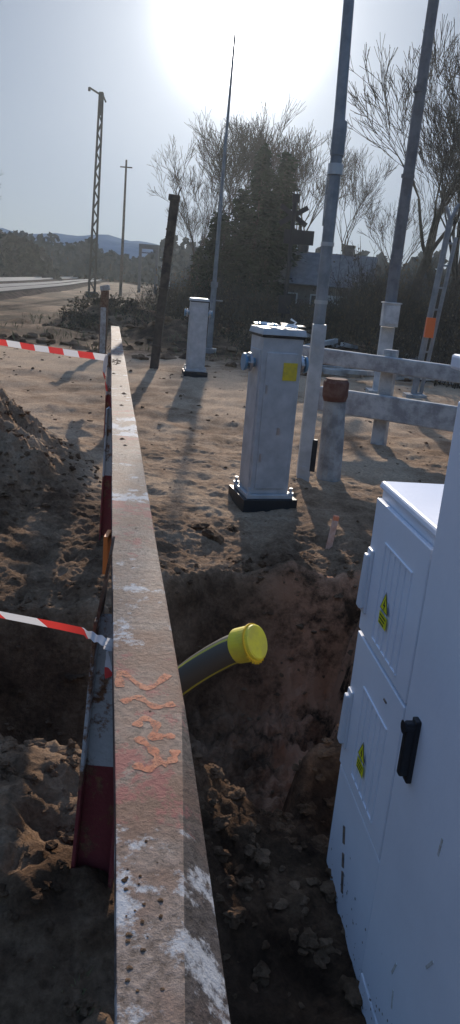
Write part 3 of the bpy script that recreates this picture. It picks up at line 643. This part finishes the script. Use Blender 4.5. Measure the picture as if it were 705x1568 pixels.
def crown(x,y,h,w,nq,sz):
    z=0
    t.tube([(x,y,z),(x,y,z+h*.6)],[w*.05,w*.03],3,1,cap=False)
    for k in range(nq):
        u=rnd.random(); a=rnd.uniform(0,6.28); r_=w*.5*math.sin(math.pi*(.15+.8*u))*math.sqrt(rnd.random()); p=Vector((x+r_*math.cos(a),y+r_*math.sin(a),z+h*(.1+.9*u)))
        s=sz*rnd.uniform(.5,1.3); d1_=Vector((rnd.gauss(0,1),rnd.gauss(0,.4),rnd.gauss(0,1))).normalized(); d2=d1_.cross(Vector((rnd.gauss(0,.3),1,rnd.gauss(0,.3)))).normalized()
        t.add([p-d1_*s,p+d2*s*.7,p+d1_*s,p-d2*s*.7],[(0,1,2,3)],0)
for _ in range(330):
    y=rnd.uniform(150,230); x=rnd.uniform(-.55*y,-.12*y); crown(x,y,rnd.uniform(5,8.5)*(1 if x<-.2*y else .75),rnd.uniform(4,7),70,.6)
for _ in range(150):
    y=rnd.uniform(90,130); x=rnd.uniform(-.12*y,.5*y); crown(x,y,rnd.uniform(3.5,7),rnd.uniform(3,5),70,.45)
for _ in range(40):
    y=rnd.uniform(58,75); x=rnd.uniform(.08*y,.45*y); crown(x,y,rnd.uniform(3,5.2),rnd.uniform(2.5,4),110,.28)
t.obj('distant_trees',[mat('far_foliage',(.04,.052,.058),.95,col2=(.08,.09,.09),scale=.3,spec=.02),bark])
t=MB(); vs=[];fs=[]
xs_=np.linspace(-700,500,140); rows=[(700,0),(800,.7),(900,1.0),(1100,.6)]
for (yy,k) in rows:
    for x in xs_:
        hh_=(34*math.exp(-((x+420)/330)**2)+14*math.exp(-((x+120)/140)**2)+10)*k+2*math.sin(x*.03)*k+1.2*math.sin(x*.11+yy)*k+1.5*random.random()*k; vs.append((x,yy,hh_-2))
for r_ in range(3):
    for q in range(139): fs.append((r_*140+q,r_*140+q+1,(r_+1)*140+q+1,(r_+1)*140+q))
t.add(vs,fs); t.obj('hills',[mat('hill_forest_haze',(.15,.20,.25),.95,col2=(.19,.24,.29),scale=.02,spec=.0)],smooth=True)  # distance haze put into the base colour as a blue tint
t=MB(); rnd=random.Random(12)
def htop(x): return float(np.interp(x,[-45,-36,-33,-31,-29.5,-28,-27],[4.2,5.6,5.4,4.6,4.2,2.6,.6]))
for k in range(900):
    x=rnd.uniform(-44,-27); y=108+rnd.gauss(0,1.2); z=rnd.uniform(0,htop(x)); R_=Matrix.Rotation(rnd.uniform(0,3),3,'X')@Matrix.Rotation(rnd.uniform(0,3),3,'Z')
    t.box((x,y,z),(rnd.uniform(.5,1.8),rnd.uniform(.4,1.0),rnd.uniform(.3,1.0)),0,R_,taper=rnd.uniform(.4,1))
for k in range(60):
    x=rnd.uniform(-42,-28); z=htop(x)*rnd.uniform(.5,1); t.tube([(x,107,z),(x+rnd.gauss(0,1.2),107+rnd.gauss(0,.5),z+rnd.uniform(-.3,1.2))],.07,4)
t.obj('scrap_heap',[mat('scrap',(.012,.011,.011),.9,col2=(.04,.034,.03),scale=1.2,spec=.02)])

# ---------------------------------------------------------------- house
he=empty('brick_house',(3.5,36.5,0),math.radians(-12)); he.scale=(.82,.82,.76)
wl=mat('house_wall',(.16,.13,.11),.9,col2=(.22,.18,.15),scale=3); rf=mat('roof_sheet',(.16,.145,.14),.9,col2=(.21,.195,.19),scale=3,spec=.1); gl_=mat('window_glass',(.03,.035,.04),.15); fr=mat('window_frame',(.5,.5,.48),.6)
c=MB(); c.box((0,0,1.2),(5.0,4.2,2.6)); 
for s in(-1,1): c.add([(s*2.5,-2.1,2.5),(s*2.5,2.1,2.5),(s*2.5,0,4.2)],[(0,1,2)])
c.obj('walls',[wl],he)
c=MB()
for s in (-1,1):
    R_=Matrix.Rotation(-s*math.atan2(1.7,2.1),3,'X') ; c.box((0,s*1.2,3.33),(5.6,3.05,.1),0,R_)
c.obj('roof',[rf],he)
c=MB(); 
for x in (-1.4,1.2): c.box((x,.1,4.3),(.5,.5,1.0)); c.box((x,.1,4.82),(.6,.6,.1))
c.obj('chimneys',[wl],he)
c=MB()
for x in (-1.6,0,1.6): c.box((x,-2.11,1.4),(.9,.06,1.0),1); c.box((x,-2.15,1.4),(.75,.04,.85),0)
c.box((.85,-2.11,.95),(.7,.06,1.9),1)
c.obj('windows',[gl_,fr],he)

c=MB(); x=.95; y=20.
c.tube([(x,y,-.1),(x+.02,y,3.7)],.055,8); 
for s in (-1,1): c.box((x+.02,y+.04,3.35),(.8,.02,.12),0,Matrix.Rotation(s*math.radians(32),3,'Y'))
c.box((x+.2,y,2.85),(.75,.05,.34)); c.tube([(x-.02,y,2.85),(x-.02,y+.22,2.85)],.12,12); c.tube([(x+.4,y,2.85),(x+.4,y+.22,2.85)],.12,12); c.box((x,y-.08,1.2),(.3,.16,.45)); c.box((x,y,0),(.4,.4,.2)); c.box((x+.03,y,3.75),(.18,.1,.2))
c.obj('level_crossing_signal',[mat('signal_back',(.025,.025,.03),.8)])

# ---------------------------------------------------------------- air haze (real volume)
c=MB(); c.box((0,33,5.5),(300,80,17)); 
hz=bpy.data.materials.new('haze'); hz.use_nodes=True; nt=hz.node_tree; nt.nodes.clear(); vs_=nt.nodes.new('ShaderNodeVolumeScatter'); vs_.inputs['Density'].default_value=.00055; vs_.inputs['Anisotropy'].default_value=.6; vs_.inputs['Color'].default_value=(.85,.94,1,1); ou=nt.nodes.new('ShaderNodeOutputMaterial'); nt.links.new(vs_.outputs[0],ou.inputs['Volume'])
c.obj('air_haze',[hz])

# ---------------------------------------------------------------- light, sky
el=math.radians(16.8); az=math.radians(-1.7)
sd=Vector((math.sin(az)*math.cos(el),math.cos(az)*math.cos(el),math.sin(el)))
su=bpy.data.lights.new('sun','SUN'); su.energy=5.0; su.angle=math.radians(.6); su.color=(1,.90,.77)
so=bpy.data.objects.new('sun',su); sc.collection.objects.link(so); so.rotation_euler=sd.to_track_quat('Z','Y').to_euler()
w=bpy.data.worlds.new('World'); sc.world=w; w.use_nodes=True; nt=w.node_tree; nt.nodes.clear()
N=nt.nodes.new; L=nt.links.new
def VM(op,a,b_):
    n=N('ShaderNodeVectorMath'); n.operation=op
    for k,q in enumerate((a,b_)):
        if hasattr(q,'is_output'): L(q,n.inputs[k])
        else: n.inputs[k].default_value=q
    return n.outputs[0]
sky=N('ShaderNodeTexSky'); sky.sky_type='NISHITA'; sky.sun_disc=False; sky.sun_elevation=el; sky.sun_rotation=az; sky.air_density=1.0; sky.dust_density=1.0; sky.ozone_density=2
cs=VM('MULTIPLY',sky.outputs[0],(.12,.12,.12)); den=VM('ADD',cs,(.6,.6,.6)); q=VM('DIVIDE',cs,den); q=VM('MULTIPLY',q,(.46,.56,.73))
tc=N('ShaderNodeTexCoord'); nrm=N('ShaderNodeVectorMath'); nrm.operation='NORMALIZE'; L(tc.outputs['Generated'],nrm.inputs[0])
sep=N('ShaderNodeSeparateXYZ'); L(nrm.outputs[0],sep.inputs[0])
mr=N('ShaderNodeMapRange'); mr.inputs['From Min'].default_value=.3; mr.inputs['From Max'].default_value=.8; mr.inputs['To Min'].default_value=1; mr.inputs['To Max'].default_value=3.5; L(sep.outputs[2],mr.inputs['Value'])  # upper sky brightened out of view, added as fill light
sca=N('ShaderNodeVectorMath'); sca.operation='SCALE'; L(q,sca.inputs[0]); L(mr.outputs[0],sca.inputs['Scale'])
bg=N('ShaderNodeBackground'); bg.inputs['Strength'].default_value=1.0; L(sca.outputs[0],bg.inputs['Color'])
dot=N('ShaderNodeVectorMath'); dot.operation='DOT_PRODUCT'; L(nrm.outputs[0],dot.inputs[0]); dot.inputs[1].default_value=sd
cl=N('ShaderNodeMath'); cl.operation='MAXIMUM'; cl.inputs[1].default_value=0; L(dot.outputs['Value'],cl.inputs[0])
def lobe(p,s):
    a=N('ShaderNodeMath'); a.operation='POWER'; a.inputs[1].default_value=p; L(cl.outputs[0],a.inputs[0]); b_=N('ShaderNodeMath'); b_.operation='MULTIPLY'; b_.inputs[1].default_value=s; L(a.outputs[0],b_.inputs[0]); return b_
l1=lobe(700,9.0); l2=lobe(70,.55); s1=N('ShaderNodeMath'); L(l1.outputs[0],s1.inputs[0]); L(l2.outputs[0],s1.inputs[1])
bg2=N('ShaderNodeBackground'); bg2.inputs['Color'].default_value=(1,.98,.95,1); L(s1.outputs[0],bg2.inputs['Strength'])
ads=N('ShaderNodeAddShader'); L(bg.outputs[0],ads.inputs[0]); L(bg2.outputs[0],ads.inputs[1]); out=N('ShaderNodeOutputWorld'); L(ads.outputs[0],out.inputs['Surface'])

# ---------------------------------------------------------------- camera
cd=bpy.data.cameras.new('camera'); cam=bpy.data.objects.new('camera',cd); sc.collection.objects.link(cam); sc.camera=cam
cd.sensor_fit='VERTICAL'; cd.sensor_height=24; cd.lens=24*1140/1568; cd.clip_start=.02; cd.clip_end=5000
R=(Matrix.Rotation(math.radians(73),4,'X')@Matrix.Rotation(math.radians(4.8),4,'Z')); cam.matrix_world=Matrix.Translation((0,0,1.6))@R
